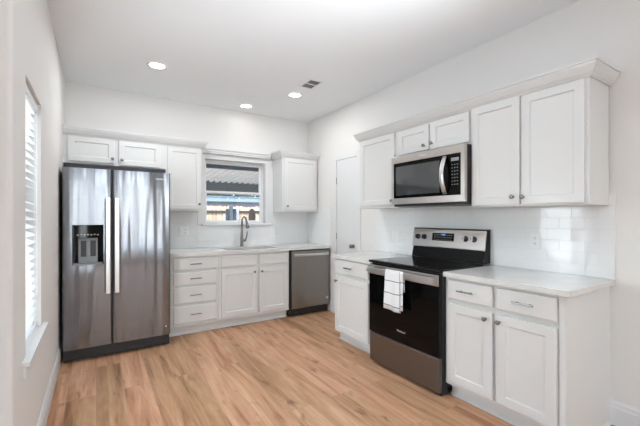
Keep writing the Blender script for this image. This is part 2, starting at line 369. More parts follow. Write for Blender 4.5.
# baseboards
pb = lambda h, t: [(0,0),(t,0),(t,h*.72),(t*.75,h*.76),(t*.75,h*.9),(t*.35,h*.96),(t*.3,h),(0,h)]
struct(link('baseboard_left', sweep(B(), pb(.14,.014), [(XW+.02,YN),(XL,YN),(XL,YB)]), M['trim']))
struct(link('baseboard_right', sweep(B(), pb(.152,.016), [(XR,.862),(XR,YR)]), M['trim']))
struct(link('baseboard_corner', sweep(B(), pb(.152,.014), [(XR,3.99),(XR,3.92)]), M['trim']))
# pantry door on the right wall
DY0, DY1, DZ = 3.415, 3.853, 2.078
d = struct(link('door_1', bx(XR-.006, XR-.0005, DY0+.003, DY1-.003, .01, DZ-.003), M['trim'], bevel=.0015))
bm = B(); lathe(bm, [(.026,0),(.026,.006),(.011,.010),(.010,.026),(.022,.034),(.027,.044),(.024,.055),(.010,.060)], (0,0,0), 'Z', 24)
bm.transform(Matrix.Translation((XR-.006, 3.485, .944)) @ Matrix.Rotation(-PI/2, 4, 'Y'))
link('door_knob', bm, M['chrome'], d, smooth=True)
for z in (.25, 1.055, 1.803):
    link('hinge', tube(B(), [(XR-.010,DY1+.001,z-.045),(XR-.010,DY1+.001,z+.045)], .005, 10), M['chrome'], d)
bm = B()
for q in ((DY1+.002,DY1+.070,0,DZ+.066),(DY0-.070,DY0-.002,0,DZ+.066),(DY0-.002,DY1+.002,DZ,DZ+.066)): box(bm, XR-.013, XR-.0005, q[0], q[1], q[2], q[3])
struct(link('trim_1', bm, M['trim'], bevel=.003))
struct(link('door_gap_shade', bx(XR-.0025, XR-.0002, DY0-.002, DY1+.002, .0, DZ), M['slot']))  # dark sheet behind the leaf, painting the shade of the gap around it

# window over the sink: vinyl single hung unit
w = struct(bpy.data.objects.new('window_1', None)); COL.objects.link(w); w.location = (0,0,0)
y0, y1 = YB+.075, YB+.14
bm = B(); frame_bm(bm, WX0+.002, WX1-.002, WZ0+.002, WZ1-.002, .014, lambda b,a0,a1,z0,z1: box(b,a0,a1,y0,y1,z0,z1))
link('window_frame', bm, M['vinyl'], w, bevel=.002)
a0, a1 = WX0+.0165, WX1-.0165
MR = 1.632
bm = B(); frame_bm(bm, a0, a1, MR-.005, WZ1-.0165, .028, lambda b,p0,p1,z0,z1: box(b,p0,p1,y0+.034,y0+.060,z0,z1))
s = link('upper_sash', bm, M['vinyl'], w, bevel=.002); link('pane', bx(a0+.026,a1-.026,y0+.045,y0+.049,MR+.02,WZ1-.042), M['glass'], s)
bm = B(); frame_bm(bm, a0, a1, WZ0+.0165, MR+.034, .028, lambda b,p0,p1,z0,z1: box(b,p0,p1,y0+.004,y0+.030,z0,z1))
s = link('lower_sash', bm, M['vinyl'], w, bevel=.002); link('pane', bx(a0+.026,a1-.026,y0+.015,y0+.019,WZ0+.042,MR+.008), M['glass'], s)
link('sash_lock', bx(1.60,1.66,y0-.008,y0+.004,MR+.012,MR+.026), M['white'], s, bevel=.002)
# casing: jamb returns, stool, head with a crown cap
bm = B(); box(bm, WX0-.10, WX0, YB-.014, YB-.0003, WZ0, WZ1); box(bm, WX1, 2.163, YB-.014, YB-.0003, WZ0, WZ1); box(bm, WX0-.10, 2.163, YB-.014, YB-.0003, WZ1, 2.142)
struct(link('trim_3', bm, M['trim'], bevel=.002))
struct(link('window_sill', sweep(B(), [(0,1.196),(.030,1.196),(.034,1.202),(.034,1.217),(.030,1.2215),(-.074,1.2215),(-.074,1.202),(0,1.202)], [(1.155,YB),(2.135,YB)]), M['trim']))
struct(link('trim_4', sweep(B(), [(.0,2.1425),(.052,2.1425),(.058,2.149),(.058,2.160),(.066,2.170),(.066,2.184),(.080,2.200),(.080,2.212),(.0,2.212)], [(1.145,YB),(2.103,YB)]), M['trim']))

# left wall window with blinds
w = struct(bpy.data.objects.new('window_2', None)); COL.objects.link(w)
bm = B(); frame_bm(bm, LY0+.002, LY1-.002, LZ0+.002, LZ1-.002, .035, lambda b,p0,p1,z0,z1: box(b,XL-.15,XL-.09,p0,p1,z0,z1)); box(bm, XL-.145, XL-.095, LY0+.037, LY1-.037, 1.29, 1.33)
link('window_frame', bm, M['vinyl'], w, bevel=.002); link('pane', bx(XL-.125,XL-.121,LY0+.037,LY1-.037,LZ0+.037,LZ1-.037), M['glass'], w)
bm = B(); box(bm, XL, XL+.030, 2.03, 2.765, LZ0-.006, LZ0+.014); box(bm, XL-.088, XL, LY0+.002, LY1-.002, LZ0+.001, LZ0+.014); box(bm, XL, XL+.014, 2.055, 2.74, LZ0-.07, LZ0-.006)
struct(link('window_sill', bm, M['trim'], bevel=.002))
bl = thing('window_blind', 'white slatted blind in the left wall window beside the refrigerator', 'blind', (XL-.045, (LY0+LY1)/2, LZ0+.015))
hw = (LY1-LY0)/2-.008
link('headrail', bx(-.028,.030,-hw,hw,LZ1-LZ0-.065,LZ1-LZ0-.019), M['vinyl'], bl, bevel=.002)
bm = B(); z = .075
while z < LZ1-LZ0-.08:
    v = [bm.verts.new(p) for p in ((-.024,-hw,z+.012),(.026,-hw,z-.010),(.026,hw,z-.010),(-.024,hw,z+.012),(-.024,-hw,z+.0145),(.026,-hw,z-.0075),(.026,hw,z-.0075),(-.024,hw,z+.0145))]
    for f in ((0,3,2,1),(4,5,6,7),(0,1,5,4),(1,2,6,5),(2,3,7,6),(3,0,4,7)): bm.faces.new([v[i] for i in f])
    z += .044
link('slats', bm, M['blind'], bl)
link('bottom_rail', bx(-.024,.026,-hw,hw,.012,.028), M['blind'], bl, bevel=.002)
for s in (-1,1): link('ladder_cord', bx(.027,.029,s*hw*.6-.002,s*hw*.6+.002,.028,LZ1-LZ0-.065), M['vinyl'], bl)
link('tilt_wand', tube(B(), [(.033,hw*.75,.20),(.033,hw*.75,LZ1-LZ0-.065)], .003, 8), M['vinyl'], bl)

# backsplash tile
bm = B(); YT = YB-.009
box(bm, .66, WX0-.10, YT, YB-.0005, .915, 1.462); box(bm, WX0-.10, 2.163, YT, YB-.0005, .915, 1.195); box(bm, 2.163, XR-.0095, YT, YB-.0005, .915, 1.462)
tag(link('tile_backsplash', bm, M['tile_x'], bevel=.0015), 'glossy white subway tile backsplash behind the sink and under the window', 'backsplash')
tag(link('tile_backsplash', bx(XR-.009, XR-.0005, 3.993, YB-.0005, .915, 1.462), M['tile_y'], bevel=.0015), 'narrow white tile backsplash on the side wall above the dishwasher end of the counter', 'backsplash')
tag(link('tile_backsplash', bx(XR-.009, XR-.0005, .837, 3.078, .915, 1.462), M['tile_y'], bevel=.0015), 'long glossy white subway tile backsplash behind the range', 'backsplash')

# ------------------------------------------------------------ cabinets (local frame: x along the run, front towards -Y, y=0 at the face frame, depth to +Y)
RZ = -PI/2
def base_cabinet(label, w, doors, drawers, loc, rz, pulls=True, kick_side=None):
    t = thing('base_cabinet', label, 'cabinet', loc, rz)
    D = .598; z0, z1 = .105, .880
    bm = B(); box(bm,0,.018,.019,D,z0,z1); box(bm,w-.018,w,.019,D,z0,z1); box(bm,.018,w-.018,.019,D-.006,z0,z0+.018); box(bm,.018,w-.018,D-.006,D,z0,z1)
    box(bm,0,.018,.075,D,.0,z0); box(bm,w-.018,w,.075,D,.0,z0)
    link('carcass', bm, M['cab'], t)
    bm = B(); xs = sorted({round(a,4) for d in doors+drawers for a in d[:2]})
    box(bm,0,.030,0,.019,z0,z1); box(bm,w-.030,w,0,.019,z0,z1); box(bm,.030,w-.030,0,.019,z0,z0+.03); box(bm,.030,w-.030,0,.019,z1-.03,z1); 
    box(bm,.030,w-.030,.004,.019,z0+.03,z1-.03)
    link('face_frame', bm, M['cab'], t, bevel=.0008)
    link('toe_kick', sweep(B(), [(0,0),(.012,0),(.012,.014),(.007,.020),(0,.020),(0,z0-.0005),(-.012,z0-.0005),(-.012,0)], [(0,.072),(w,.072)]), M['cab'], t)
    for (x0,x1,za,zb,kx) in doors:
        d = link('door', shaker(B(), x0, x1, za, zb, -.0002), M['cab'], t)
        if kx is not None: knob(d, kx, zb-.045, -.019)
    for (x0,x1,za,zb,px) in drawers:
        d = link('drawer_front', slab(B(), x0, x1, za, zb, -.0002), M['cab'], t)
        if px is not None: pull(d, px, (za+zb)/2+.002, -.019)
    return t
FY = 4.030
# back run: four drawer stack X .672-1.19, sink base X 1.19-2.112
base_cabinet('white base cabinet with four drawers beside the refrigerator', .518, [],
    [(.026,.488,.727,.854,.258),(.026,.488,.560,.700,.258),(.026,.488,.358,.538,.258),(.026,.488,.142,.330,.258)], (.674,FY,0), 0)
sb = base_cabinet('white sink base cabinet with two doors below the faucet', .918, [(.030,.474,.140,.690,.432),(.500,.896,.140,.690,.528)],
    [(.030,.474,.725,.855,None),(.500,.896,.725,.855,None)], (1.193,FY,0), 0)
# right run: local x runs towards the camera
small = base_cabinet('narrow white base cabinet with one drawer and door left of the range', .618, [(.040,.556,.125,.690,.066)], [(.040,.556,.722,.868,.272)], (2.145,3.040,0), RZ)
big = base_cabinet('wide white base cabinet with two drawers and two doors right of the range', .768, [(.030,.362,.135,.695,.319),(.392,.732,.135,.695,.411)],
    [(.030,.362,.728,.862,.181),(.392,.732,.728,.862,.562)], (2.145,1.637,0), RZ)
bm = B(); box(bm, .7685, .7745, .0, .610, 0, .880)
link('end_panel', bm, M['cab'], big, bevel=.001)
link('shoe_molding', sweep(B(), [(0,0),(.012,0),(.011,.008),(.006,.014),(0,.016)], [(.7747,.0),(.7747,.592)]), M['cab'], big)

def upper_cabinet(label, w, z0, z1, D, doors, loc, rz, knobs_low=True):
    t = thing('upper_cabinet', label, 'cabinet', (loc[0],loc[1],z0), rz)
    h = z1-z0
    link('carcass', bx(0,w,.0,D,0,h), M['cab'], t, bevel=.001)
    for (x0,x1,za,zb,kx,kz) in doors:
        d = link('door', shaker(B(), x0, x1, za-z0, zb-z0, -.0002, fr=.052), M['cab'], t)
        if kx is not None: knob(d, kx, kz-z0, -.019)
    return t
UY = 4.335; UX = 2.450
UT = 2.160
upper_cabinet('low white cabinet with two short doors above the refrigerator', .944, 1.862, UT, YB-UY-.0005, [(.040,.442,1.884,2.136,.426,1.930),(.484,.894,1.872,2.134,.514,1.928)], (XL+.001,UY), 0)
upper_cabinet('tall white wall cabinet with one door between refrigerator and window', .423, 1.385, UT, YB-UY-.0095, [(.028,.402,1.405,2.130,.380,1.468)], (.6635,UY), 0)
upper_cabinet('white corner wall cabinet with one door right of the window', .574, 1.385, UT, YB-UY-.0095, [(.022,.540,1.408,2.132,.070,1.466)], (2.165,UY), 0)
upper_cabinet('white wall cabinet with one door at the far end of the range wall', .572, 1.402, UT, XR-UX-.0095, [(.030,.540,1.428,2.130,.520,1.470)], (UX,2.992), RZ)
upper_cabinet('short white wall cabinet with two doors above the microwave', .787, 1.876, UT, XR-UX-.0095, [(.020,.385,1.900,2.120,.340,1.940),(.408,.775,1.896,2.130,.425,1.946)], (UX,2.4195), RZ)
upper_cabinet('tall white wall cabinet with two doors right of the microwave', .764, 1.385, UT, XR-UX-.0095, [(.010,.370,1.397,2.140,.328,1.450),(.385,.746,1.397,2.134,.397,1.447)], (UX,1.632), RZ)

# crowns on the wall cabinets
CP = [(0,2.140),(.010,2.140),(.011,2.147),(.016,2.150),(.019,2.157),(.026,2.161),(.032,2.172),(.044,2.192),(.050,2.204),(.050,2.211),(.057,2.214),(.057,2.226),(0,2.226)]
def crown(label, path, prof=CP):
    # the body sits above the carcass: split profile so that it only overlaps in front of it
    return tag(link('crown_molding', sweep(B(), prof, path[::-1]), M['cab']), label, 'crown molding')
E_ = .0006
yf = UY-.001-E_
crown('white crown molding along the cabinets above the refrigerator', [(1.0875+E_,YB-E_-.0095),(1.0875+E_,yf),(XL+E_,yf)])
crown('white crown molding on the corner cabinet right of the window', [(XR-.002,yf),(2.165-E_,yf),(2.165-E_,YB-.0155)])
xf = UX-.001-E_
crown('long white crown molding above the microwave and range wall cabinets', [(XR-E_,.8668-E_),(xf,.8668-E_),(xf,2.9925+E_),(XR-E_,2.9925+E_)])

# ------------------------------------------------------------ countertops
CZ0, CZ1 = .8805, .915
HX0, HX1, HY0, HY1 = 1.30, 2.00, 4.09, 4.50
bm = B(); f = 3.993
box(bm,.640,HX0,f,YT-.0005,CZ0,CZ1); box(bm,HX1,XR-.0095,f,YT-.0005,CZ0,CZ1); box(bm,HX0,HX1,f,HY0,CZ0,CZ1); box(bm,HX0,HX1,HY1,YT-.0005,CZ0,CZ1)
bmesh.ops.remove_doubles(bm, verts=bm.verts, dist=1e-5)
tag(link('countertop', bm, M['quartz'], None), 'long white quartz countertop holding the sink and faucet', 'countertop')
tag(link('countertop', bx(2.108, XR-.0095, 2.412, 3.062, CZ0, CZ1), M['quartz'], bevel=.003), 'short white quartz countertop between pantry door and range', 'countertop')
tag(link('countertop', bx(2.108, XR-.0095, .832, 1.636, CZ0, CZ1), M['quartz'], bevel=.003), 'white quartz countertop right of the range at the wall end', 'countertop')
# sink
sk = thing('kitchen_sink', 'undermount stainless steel sink set into the long counter below the window', 'sink', (1.65, 4.295, .70))
bm = B(); X0, X1, Y0_, Y1_ = HX0-1.65-.004, HX1-1.65+.004, HY0-4.295-.004, HY1-4.295+.004; zt = .180
o_ = [bm.verts.new(p) for p in ((X0-.02,Y0_-.02,zt),(X1+.02,Y0_-.02,zt),(X1+.02,Y1_+.02,zt),(X0-.02,Y1_+.02,zt))]
a_ = [bm.verts.new(p) for p in ((X0,Y0_,zt),(X1,Y0_,zt),(X1,Y1_,zt),(X0,Y1_,zt))]
b_ = [bm.verts.new(p) for p in ((X0+.015,Y0_+.015,.0),(X1-.015,Y0_+.015,.0),(X1-.015,Y1_-.015,.0),(X0+.015,Y1_-.015,.0))]
for P0, P1 in ((o_,a_),(a_,b_)):
    for i in range(4): bm.faces.new([P0[i],P0[(i+1)%4],P1[(i+1)%4],P1[i]])
bm.faces.new(b_)
o = link('bowl', bm, M['steel_dw'], sk); o.modifiers.new('s','SOLIDIFY').thickness = .0012
link('drain', lathe(B(), [(.045,0),(.045,.003),(.03,.004)], (0,.05,.002), 'Z', 24), M['chrome'], sk)
# faucet
fx, fy = 1.66, 4.535
fa = thing('kitchen_faucet', 'tall brushed nickel pull-down faucet behind the sink', 'faucet', (fx,fy,CZ1))
link('base', lathe(B(), [(.028,.0003),(.028,.006),(.024,.012),(.0215,.016),(.0205,.10),(.0175,.16),(.0145,.24),(.0135,.30)], (0,0,0), 'Z', 24), M['chrome'], fa, smooth=True)
pts = [(0,0,.29)] + [(0,-.085+.085*math.cos(a), .315+.085*math.sin(a)) for a in [PI*.86*i/12 for i in range(13)]]
link('spout', tube(B(), pts, .0125, 14), M['chrome'], fa, smooth=True)
p, q = Vector(pts[-1]), (Vector(pts[-1])-Vector(pts[-2])).normalized()
link('spray_head', tube(B(), [p-q*.004, p+q*.02, p+q*.06, p+q*.10, p+q*.112], [.0135,.0165,.019,.023,.019], 18), M['chrome'], fa, smooth=True)
hb = link('valve_body', tube(B(), [(.012,0,.075),(.055,0,.085)], [.016,.0165], 16), M['chrome'], fa, smooth=True)
link('lever', tube(B(), [(.047,0,.085),(.060,-.012,.12),(.066,-.022,.175),(.064,-.028,.205)], [.010,.008,.0065,.006], 12), M['chrome'], hb, smooth=True)

# ------------------------------------------------------------ refrigerator
FX0, FX1, FYF = -.252, .636, 3.800
fr = thing('refrigerator', 'side-by-side stainless steel refrigerator with dispenser left of the drawers', 'refrigerator', (FX0,FYF,0))
Wf = FX1-FX0
link('case', bx(.006,Wf-.006,.095,.80,.035,1.762), M['darkgrey'], fr, bevel=.003)
link('hinge_cover', bx(.012,Wf-.030,.10,.60,1.7625,1.802), M['plastic'], fr, bevel=.006)
bm = B(); box(bm, .004, Wf-.004, .052, .0945, .012, .112)
o = link('kick_grille', bm, M['darkgrey'], fr, bevel=.003)
link('grille_slot', bx(.03,Wf-.15,.050,.053,.040,.046), M['plastic'], o)
link('hinge_plate', bx(.01,.075,.03,.054,.098,.114), M['plastic'], o, bevel=.002)
link('hinge_plate', bx(Wf-.075,Wf-.01,.03,.054,.098,.114), M['plastic'], o, bevel=.002)
for x in (.06, Wf-.06): link('foot', lathe(B(), [(.022,0),(.022,.012)], (x,.12,0), 'Z', 16), M['plastic'], fr); link('foot', lathe(B(), [(.022,0),(.022,.034)], (x,.72,0), 'Z', 16), M['plastic'], fr)
# doors; the left one has a dispenser opening
sx = .380
dx0, dx1, dz0, dz1 = .070, .309, .875, 1.240
def bowed(bm, x0, x1, z0, z1, hole=None):
    """door slab with rounded vertical edges and slightly bowed face"""
    n = 16; W_ = x1-x0; rr = .012
    xs = [x0, x0+.003, x0+rr] + [x0+rr+(W_-2*rr)*i/n for i in range(1,n)] + [x1-rr, x1-.003, x1]
    if hole: xs = sorted(set([v for v in xs if abs(v-hole[0]) > .008 and abs(v-hole[1]) > .008]+[hole[0],hole[1]]))
    zs = [z0, z1] if not hole else [z0, hole[2], hole[3], z1]
    def yy(x):
        u = min(x-x0, x1-x); b = .006*(1-4*((x-x0)/W_-.5)**2)
        e = 0 if u >= rr else rr-math.sqrt(max(0, rr*rr-(rr-u)**2))
        return .008 - b + e
    V = {(i,k): bm.verts.new((x, yy(x), z)) for i, x in enumerate(xs) for k, z in enumerate(zs)}
    K = {(i,k): bm.verts.new((x, .090, z)) for i, x in enumerate(xs) for k, z in enumerate(zs)}
    nx, nz = len(xs), len(zs)
    ishole = lambda i,k: hole and abs(xs[i]-hole[0]) < 1e-6 or (hole and hole[0]-1e-6 <= xs[i] < hole[1]-1e-6)
    for i in range(nx-1):
        for k in range(nz-1):
            if hole and k == 1 and hole[0]-1e-6 <= xs[i] < hole[1]-1e-6:
                continue
            bm.faces.new([V[i,k],V[i+1,k],V[i+1,k+1],V[i,k+1]]); bm.faces.new([K[i,k],K[i,k+1],K[i+1,k+1],K[i+1,k]])
        bm.faces.new([V[i,0],K[i,0],K[i+1,0],V[i+1,0]]); bm.faces.new([V[i,nz-1],V[i+1,nz-1],K[i+1,nz-1],K[i,nz-1]])
    for k in range(nz-1):
        bm.faces.new([V[0,k],V[0,k+1],K[0,k+1],K[0,k]]); bm.faces.new([V[nx-1,k],K[nx-1,k],K[nx-1,k+1],V[nx-1,k+1]])
    if hole:
        ih = [i for i in range(nx) if hole[0]-1e-6 <= xs[i] <= hole[1]+1e-6]
        for a, b in zip(ih, ih[1:]):
            bm.faces.new([V[a,1],V[b,1],K[b,1],K[a,1]]); bm.faces.new([V[a,2],K[a,2],K[b,2],V[b,2]])
        for i in (ih[0], ih[-1]): bm.faces.new([V[i,1],K[i,1],K[i,2],V[i,2]])
    return bm
dl = link('door', bowed(B(), 0, sx-.005, .122, 1.755, (dx0,dx1,dz0,dz1)), M['steel'], fr)
dr = link('door', bowed(B(), sx+.005, Wf, .122, 1.755), M['steel'], fr)
link('door_gap', bx(sx-.0045,sx+.0045,.03,.090,.122,1.75), M['plastic'], fr)
for d_, x in ((dl, sx-.036), (dr, sx+.036)):
    bm = B(); box(bm, x-.0195, x+.0195, -.052, -.036, .605, 1.492)
    for z in (.665, 1.432): box(bm, x-.012, x+.012, -.037, .004, z-.02, z+.02)
    link('handle', bm, M['handle'], d_, bevel=.004)
# dispenser
dp = link('dispenser', bx(dx0+.001,dx1-.001,.060,.085,dz0+.001,dz1-.001), M['glass_black'], dl)
bm = B(); i = .004
box(bm, dx0, dx1, -.001, .012, dz1-.118, dz1); box(bm, dx0, dx0+.010, -.001, .059, dz0, dz1-.118); box(bm, dx1-.010, dx1, -.001, .059, dz0, dz1-.118)
link('dispenser_bezel', bm, M['glass_black'], dp, bevel=.0015)
bm = B(); box(bm, dx0+.006, dx1-.006, -.010, .058, dz0, dz0+.018)
link('drip_tray', bm, M['grey'], dp, bevel=.003)
bm = B(); box(bm, dx0+.045, dx1-.045, .040, .058, dz0+.019, dz1-.122)
bk = link('paddle_housing', bm, M['grey'], dp, bevel=.004)
for c in (.085, .158):
    link('paddle', bx(dx0+c-.021,dx0+c+.021,.028,.039,dz0+.075,dz1-.145), M['darkgrey'], bk, bevel=.003)
bm = B()
for k in range(7):
    x = dx0+.042+k*.0255; box(bm, x-.006, x+.006, -.0016, -.0009, dz1-.095+(.004 if k%2 else 0), dz1-.088+(.004 if k%2 else 0))
link('control_icons', bm, M['print'], dp)
put_text('badge', 'Whirlpool', .022, .795, .0036, 1.690, M['handle'], dr)
link('badge_emblem', lathe(B(), [(.008,0),(.008,.001)], (.845,.0062,.205), '-Y', 18), M['print'], dr)

# ------------------------------------------------------------ dishwasher
dw = thing('dishwasher', 'stainless steel dishwasher under the counter in the corner', 'dishwasher', (2.130,3.992,0))
Wd = .598
link('tub', bx(.004,Wd-.002,.045,.58,.10,.872), M['plastic'], dw)
d_ = link('door', bx(.008,Wd-.002,.004,.044,.112,.862), M['steel_dw'], dw, bevel=.004)
link('control_strip', bx(.008,Wd-.002,.006,.044,.8625,.8785), M['darkgrey'], dw, bevel=.001)
link('gap_shade_strip', bx(-.014,.0035,.03,.09,.06,.876), M['plastic'], dw)  # dark strip added to paint the shade in the gap beside the dishwasher
link('toe_panel', bx(.002,Wd-.002,.062,.080,.012,.105), M['plastic'], dw, bevel=.002)
bm = B(); tube(bm, [(.030,-.026,.812),(.14,-.036,.812),(.30,-.040,.812),(.45,-.036,.812),(.562,-.026,.812)], 0, 14, flat=(.007,.019))
for x in (.045,.547): box(bm, x-.012, x+.012, -.028, .005, .800, .824)
link('handle', bm, M['handle'], d_, smooth=False, bevel=.001)
link('round_sticker', lathe(B(), [(.019,0),(.019,.0006)], (.557,.0038,.205), '-Y', 24), M['print'], d_)
link('foot', lathe(B(), [(.015,0),(.015,.10)], (.05,.2,0), 'Z', 12), M['plastic'], dw); link('foot', lathe(B(), [(.015,0),(.015,.10)], (Wd-.05,.2,0), 'Z', 12), M['plastic'], dw)

# ------------------------------------------------------------ range (local x towards the camera, front towards -X world)
RW = .762; RXF = 2.075
rg = thing('kitchen_range', 'freestanding stainless and black glass electric range between the cabinets', 'range', (RXF,2.405,0), RZ)
RD = XR-.011-RXF
link('body', bx(.002,RW-.002,.045,RD-.02,.050,.905), M['darkgrey'], rg, bevel=.002)
for x in (.05, RW-.05):
    for yy in (.10,.56): link('foot', lathe(B(), [(.018,0),(.014,.051)], (x,yy,0), 'Z', 14), M['plastic'], rg)
link('leg_skirt', bx(RW-.060,RW-.002,.030,.11,.004,.075), M['plastic'], rg, bevel=.010)
dwr = link('storage_drawer', bx(.004,RW-.004,.004,.044,.032,.283), M['steel_drawer'], rg, bevel=.005)
# oven door: black glass with a steel top band
od = link('oven_door', bx(.003,RW-.003,.004,.044,.291,.892), M['black'], rg, bevel=.003)
link('door_glass', bx(.006,RW-.006,-.0010,.0036,.293,.806), M['glass_black'], od, bevel=.002)
link('top_band', bx(.003,RW-.003,-.0035,.0036,.807,.888), M['steel_warm'], od, bevel=.002)
bm = B(); box(bm, .018, RW-.022, -.046, -.034, .827, .872)
for x in (.028, RW-.042): box(bm, x-.008, x+.016, -.036, -.003, .832, .867)
link('handle', bm, M['handle'], od, bevel=.004)
put_text('badge', 'Whirlpool', .022, .392, -.0011, .382, M['print'], od)
ct = link('cooktop', bx(-.001,RW+.001,-.006,RD-.115,.906,.926), M['black'], rg, bevel=.004)
link('cooktop_glass', bx(.014,RW-.014,.012,RD-.118,.9262,.9285), M['glass_black'], ct, bevel=.001)
ring = mat('burner_ring', (.05,.05,.055), .25)
for x, yy, R_ in ((.20,.16,.105),(.56,.17,.082),(.20,.42,.075),(.56,.42,.10),(.38,.44,.045)):
    bm = B()
    for k in range(40):
        a, b = 2*PI*k/40, 2*PI*(k+1)/40
        v = [bm.verts.new((x+q*math.cos(c), yy+q*math.sin(c), .9287)) for q, c in ((R_,a),(R_,b),(R_-.002,b),(R_-.002,a))]
        bm.faces.new(v)
    link('burner_ring', bm, ring, ct)
# backguard
yb0 = RD-.112
bm = B(); prism_pts = [(yb0+.008,.927),(RD-.004,.927),(RD-.004,1.200),(yb0+.062,1.200),(yb0+.032,1.03)]
a_ = [bm.verts.new((-.012,y_,z_)) for y_,z_ in prism_pts]; b_ = [bm.verts.new((RW-.012,y_,z_)) for y_,z_ in prism_pts]
bm.faces.new(a_); bm.faces.new(b_[::-1])
for i in range(5): bm.faces.new([a_[i],b_[i],b_[(i+1)%5],a_[(i+1)%5]])
bg = link('backguard', bm, M['black'], rg, bevel=.002)
tilt = math.atan2(.024, .17)
bm = bx(-.016,RW-.012,-.010,.010,-.085,.085)
bm.transform(Matrix.Translation((0,yb0+.040,1.113)) @ Matrix.Rotation(-tilt,4,'X'))
cp = link('control_panel', bm, M['steel_warm'], bg, bevel=.006)
link('top_cap', bx(-.014,RW-.012,yb0+.042,RD-.004,1.199,1.206), M['darkgrey'], bg, bevel=.002)
def on_panel(bm, x, z):   # place something modelled facing -Y at the origin onto the tilted panel
    bm.transform(Matrix.Translation((0,yb0+.040,1.113)) @ Matrix.Rotation(-tilt,4,'X') @ Matrix.Translation((x,-.0102,z))); return bm
for x in (.052,.130,.572,.652):
    k = link('control_knob', on_panel(lathe(B(), [(.026,0),(.026,.004),(.021,.006),(.0195,.022),(.017,.026)], (0,0,0), '-Y', 24), x, .008), M['plastic'], cp)
    link('knob_grip', on_panel(bx(-.005,.005,-.036,-.0262,-.020,.020), x, .008), M['handle'] if x > .5 else M['plastic'], k, bevel=.002)
dsp = link('display_panel', on_panel(bx(-.118,.118,-.0012,0,-.036,.036), .338, .014), M['glass_black'], cp)
bm = B()
for r_ in range(3):
    for c_ in range(9):
        if 3 <= c_ <= 5 and r_ == 2: continue
        x = -.092+c_*.023; z = -.026+r_*.022; box(bm, x-.0035, x+.0035, -.0018, -.0012, z-.0022, z+.0022)
link('key_marks', on_panel(bm, .338, .014), M['print'], dsp)
me = text_mesh('12:00', .022); me.transform(Matrix.Translation((0,yb0+.040,1.113)) @ Matrix.Rotation(-tilt,4,'X') @ Matrix.Translation((.338,-.0120,.034)) @ Matrix.Rotation(PI/2,4,'X')); me.materials.clear()
link('clock_digits', me, M['led'], dsp)

# dish towel over the oven handle: one folded cloth, front drop with a second narrower fold
def towel():
    bm = B(); L = bm.loops.layers.float_vector.new('cloth_uv'); grid = {}
    hx = RXF-.040   # bar centre (world X)
    zt = .8745; segs = []
    # cross section down the back, over the bar, down the front
    prof = [(hx+.012,.70,0)] 
    prof = [(.0125,.715),(.0125,.74),(.0125,.78),(.0125,.84),(.011,.866),(.005,zt+.003),(-.004,zt+.003),(-.0105,.868),(-.0135,.84),(-.014,.78),(-.016,.72),(-.018,.665),(-.020,.61),(-.020,.558)]
    s = [0]
    for a, b in zip(prof, prof[1:]): s.append(s[-1]+math.hypot(a[0]-b[0], a[1]-b[1]))
    n = 28; y0, y1 = 2.142, 1.972
    for j in range(n+1):
        u = j/n
        for i, (dx, z) in enumerate(prof):
            front = max(0, (i-7)/6); back = max(0, (4-i)/4)
            y = y0+(y1-y0)*u + front*(.012*(1-u)*1.0 - .0*u) - .010*front
            wob = front*.007*math.sin(u*PI*3.2+.5)
            if i <= 4: wob = -abs(wob)*0
            zz = z - front**3*(.010*u) + (0 if i < 10 else .002*math.sin(u*9))
            grid[j,i] = (hx+dx-wob-front*.004, y, zz, u*.21, s[i])
    def emit(grid, n, m_):
        V = {k: bm.verts.new(v[:3]) for k, v in grid.items()}
        for j in range(n):
            for i in range(m_):
                ks = [(j,i),(j+1,i),(j+1,i+1),(j,i+1)]; f = bm.faces.new([V[k] for k in ks])
                for lp, k in zip(f.loops, ks): lp[L] = Vector((grid[k][3], grid[k][4], 0))
    emit(grid, n, len(prof)-1)
    # the folded edge: a narrow second layer beside and behind the front drop
    g2 = {}; n2 = 8
    for j in range(n2+1):
        u = j/n2
        for i, (dx, z) in enumerate(prof):
            front = max(0, (i-7)/6)
            g2[j,i] = (hx+dx*(.93)+ (.004 if i > 7 else 0) + .004*math.sin(u*PI)*front - .0, 1.982-.036*u - .004*front, z+.012*front if i > 7 else z-.0012*(1 if 4<i<8 else 0), .21+u*.05, s[i])
    emit(g2, n2, len(prof)-1)
    return bm
o = link('dish_towel', towel(), M['towel'], smooth=True)
md = o.modifiers.new('thick', 'SOLIDIFY'); md.thickness = .0022; md.offset = 0
tag(o, 'white dish towel with thin dark check lines hanging on the oven handle', 'towel')

# ------------------------------------------------------------ microwave
MX = 2.352; MW = .775
mwz = 1.425
mw = thing('microwave_oven', 'stainless over-the-range microwave mounted below the short cabinet', 'microwave', (MX,2.404,mwz), RZ)
mh = 1.8745-mwz; MD = XR-.0100-MX
link('case', bx(.004,MW-.004,.036,MD,.0,mh-.001), M['plastic'], mw, bevel=.002)
bm = B(); box(bm,0,MW,.0,.035,.004,.058); box(bm,0,MW,.0,.035,mh-.066,mh-.001); box(bm,0,.026,.0,.035,.058,mh-.066); box(bm,MW-.032,MW,.0,.035,.058,mh-.066)
link('front_frame', bm, M['steel_warm'], mw, bevel=.0015)
dg = link('door', bx(.026,.578,.004,.035,.0585,mh-.0665), M['glass_black'], mw, bevel=.001)
link('door_window', bx(.055,.545,.0028,.0042,.085,mh-.100), M['mw_glass'], dg)
bm = B(); pts = []
for i in range(13):
    a = -1+2*i/12; pts.append((.604, -.052+.046*a*a, mh/2-.004+a*.150))
tube(bm, pts, 0, 14, flat=(.020,.006))
link('handle', bm, M['handle'], dg, smooth=True)
cpn = link('control_panel', bx(.5785,MW-.0325,.004,.035,.0585,mh-.0665), M['glass_black'], mw, bevel=.001)
link('display', bx(.655,.725,.0025,.004,mh-.125,mh-.098), M['grey'], cpn)
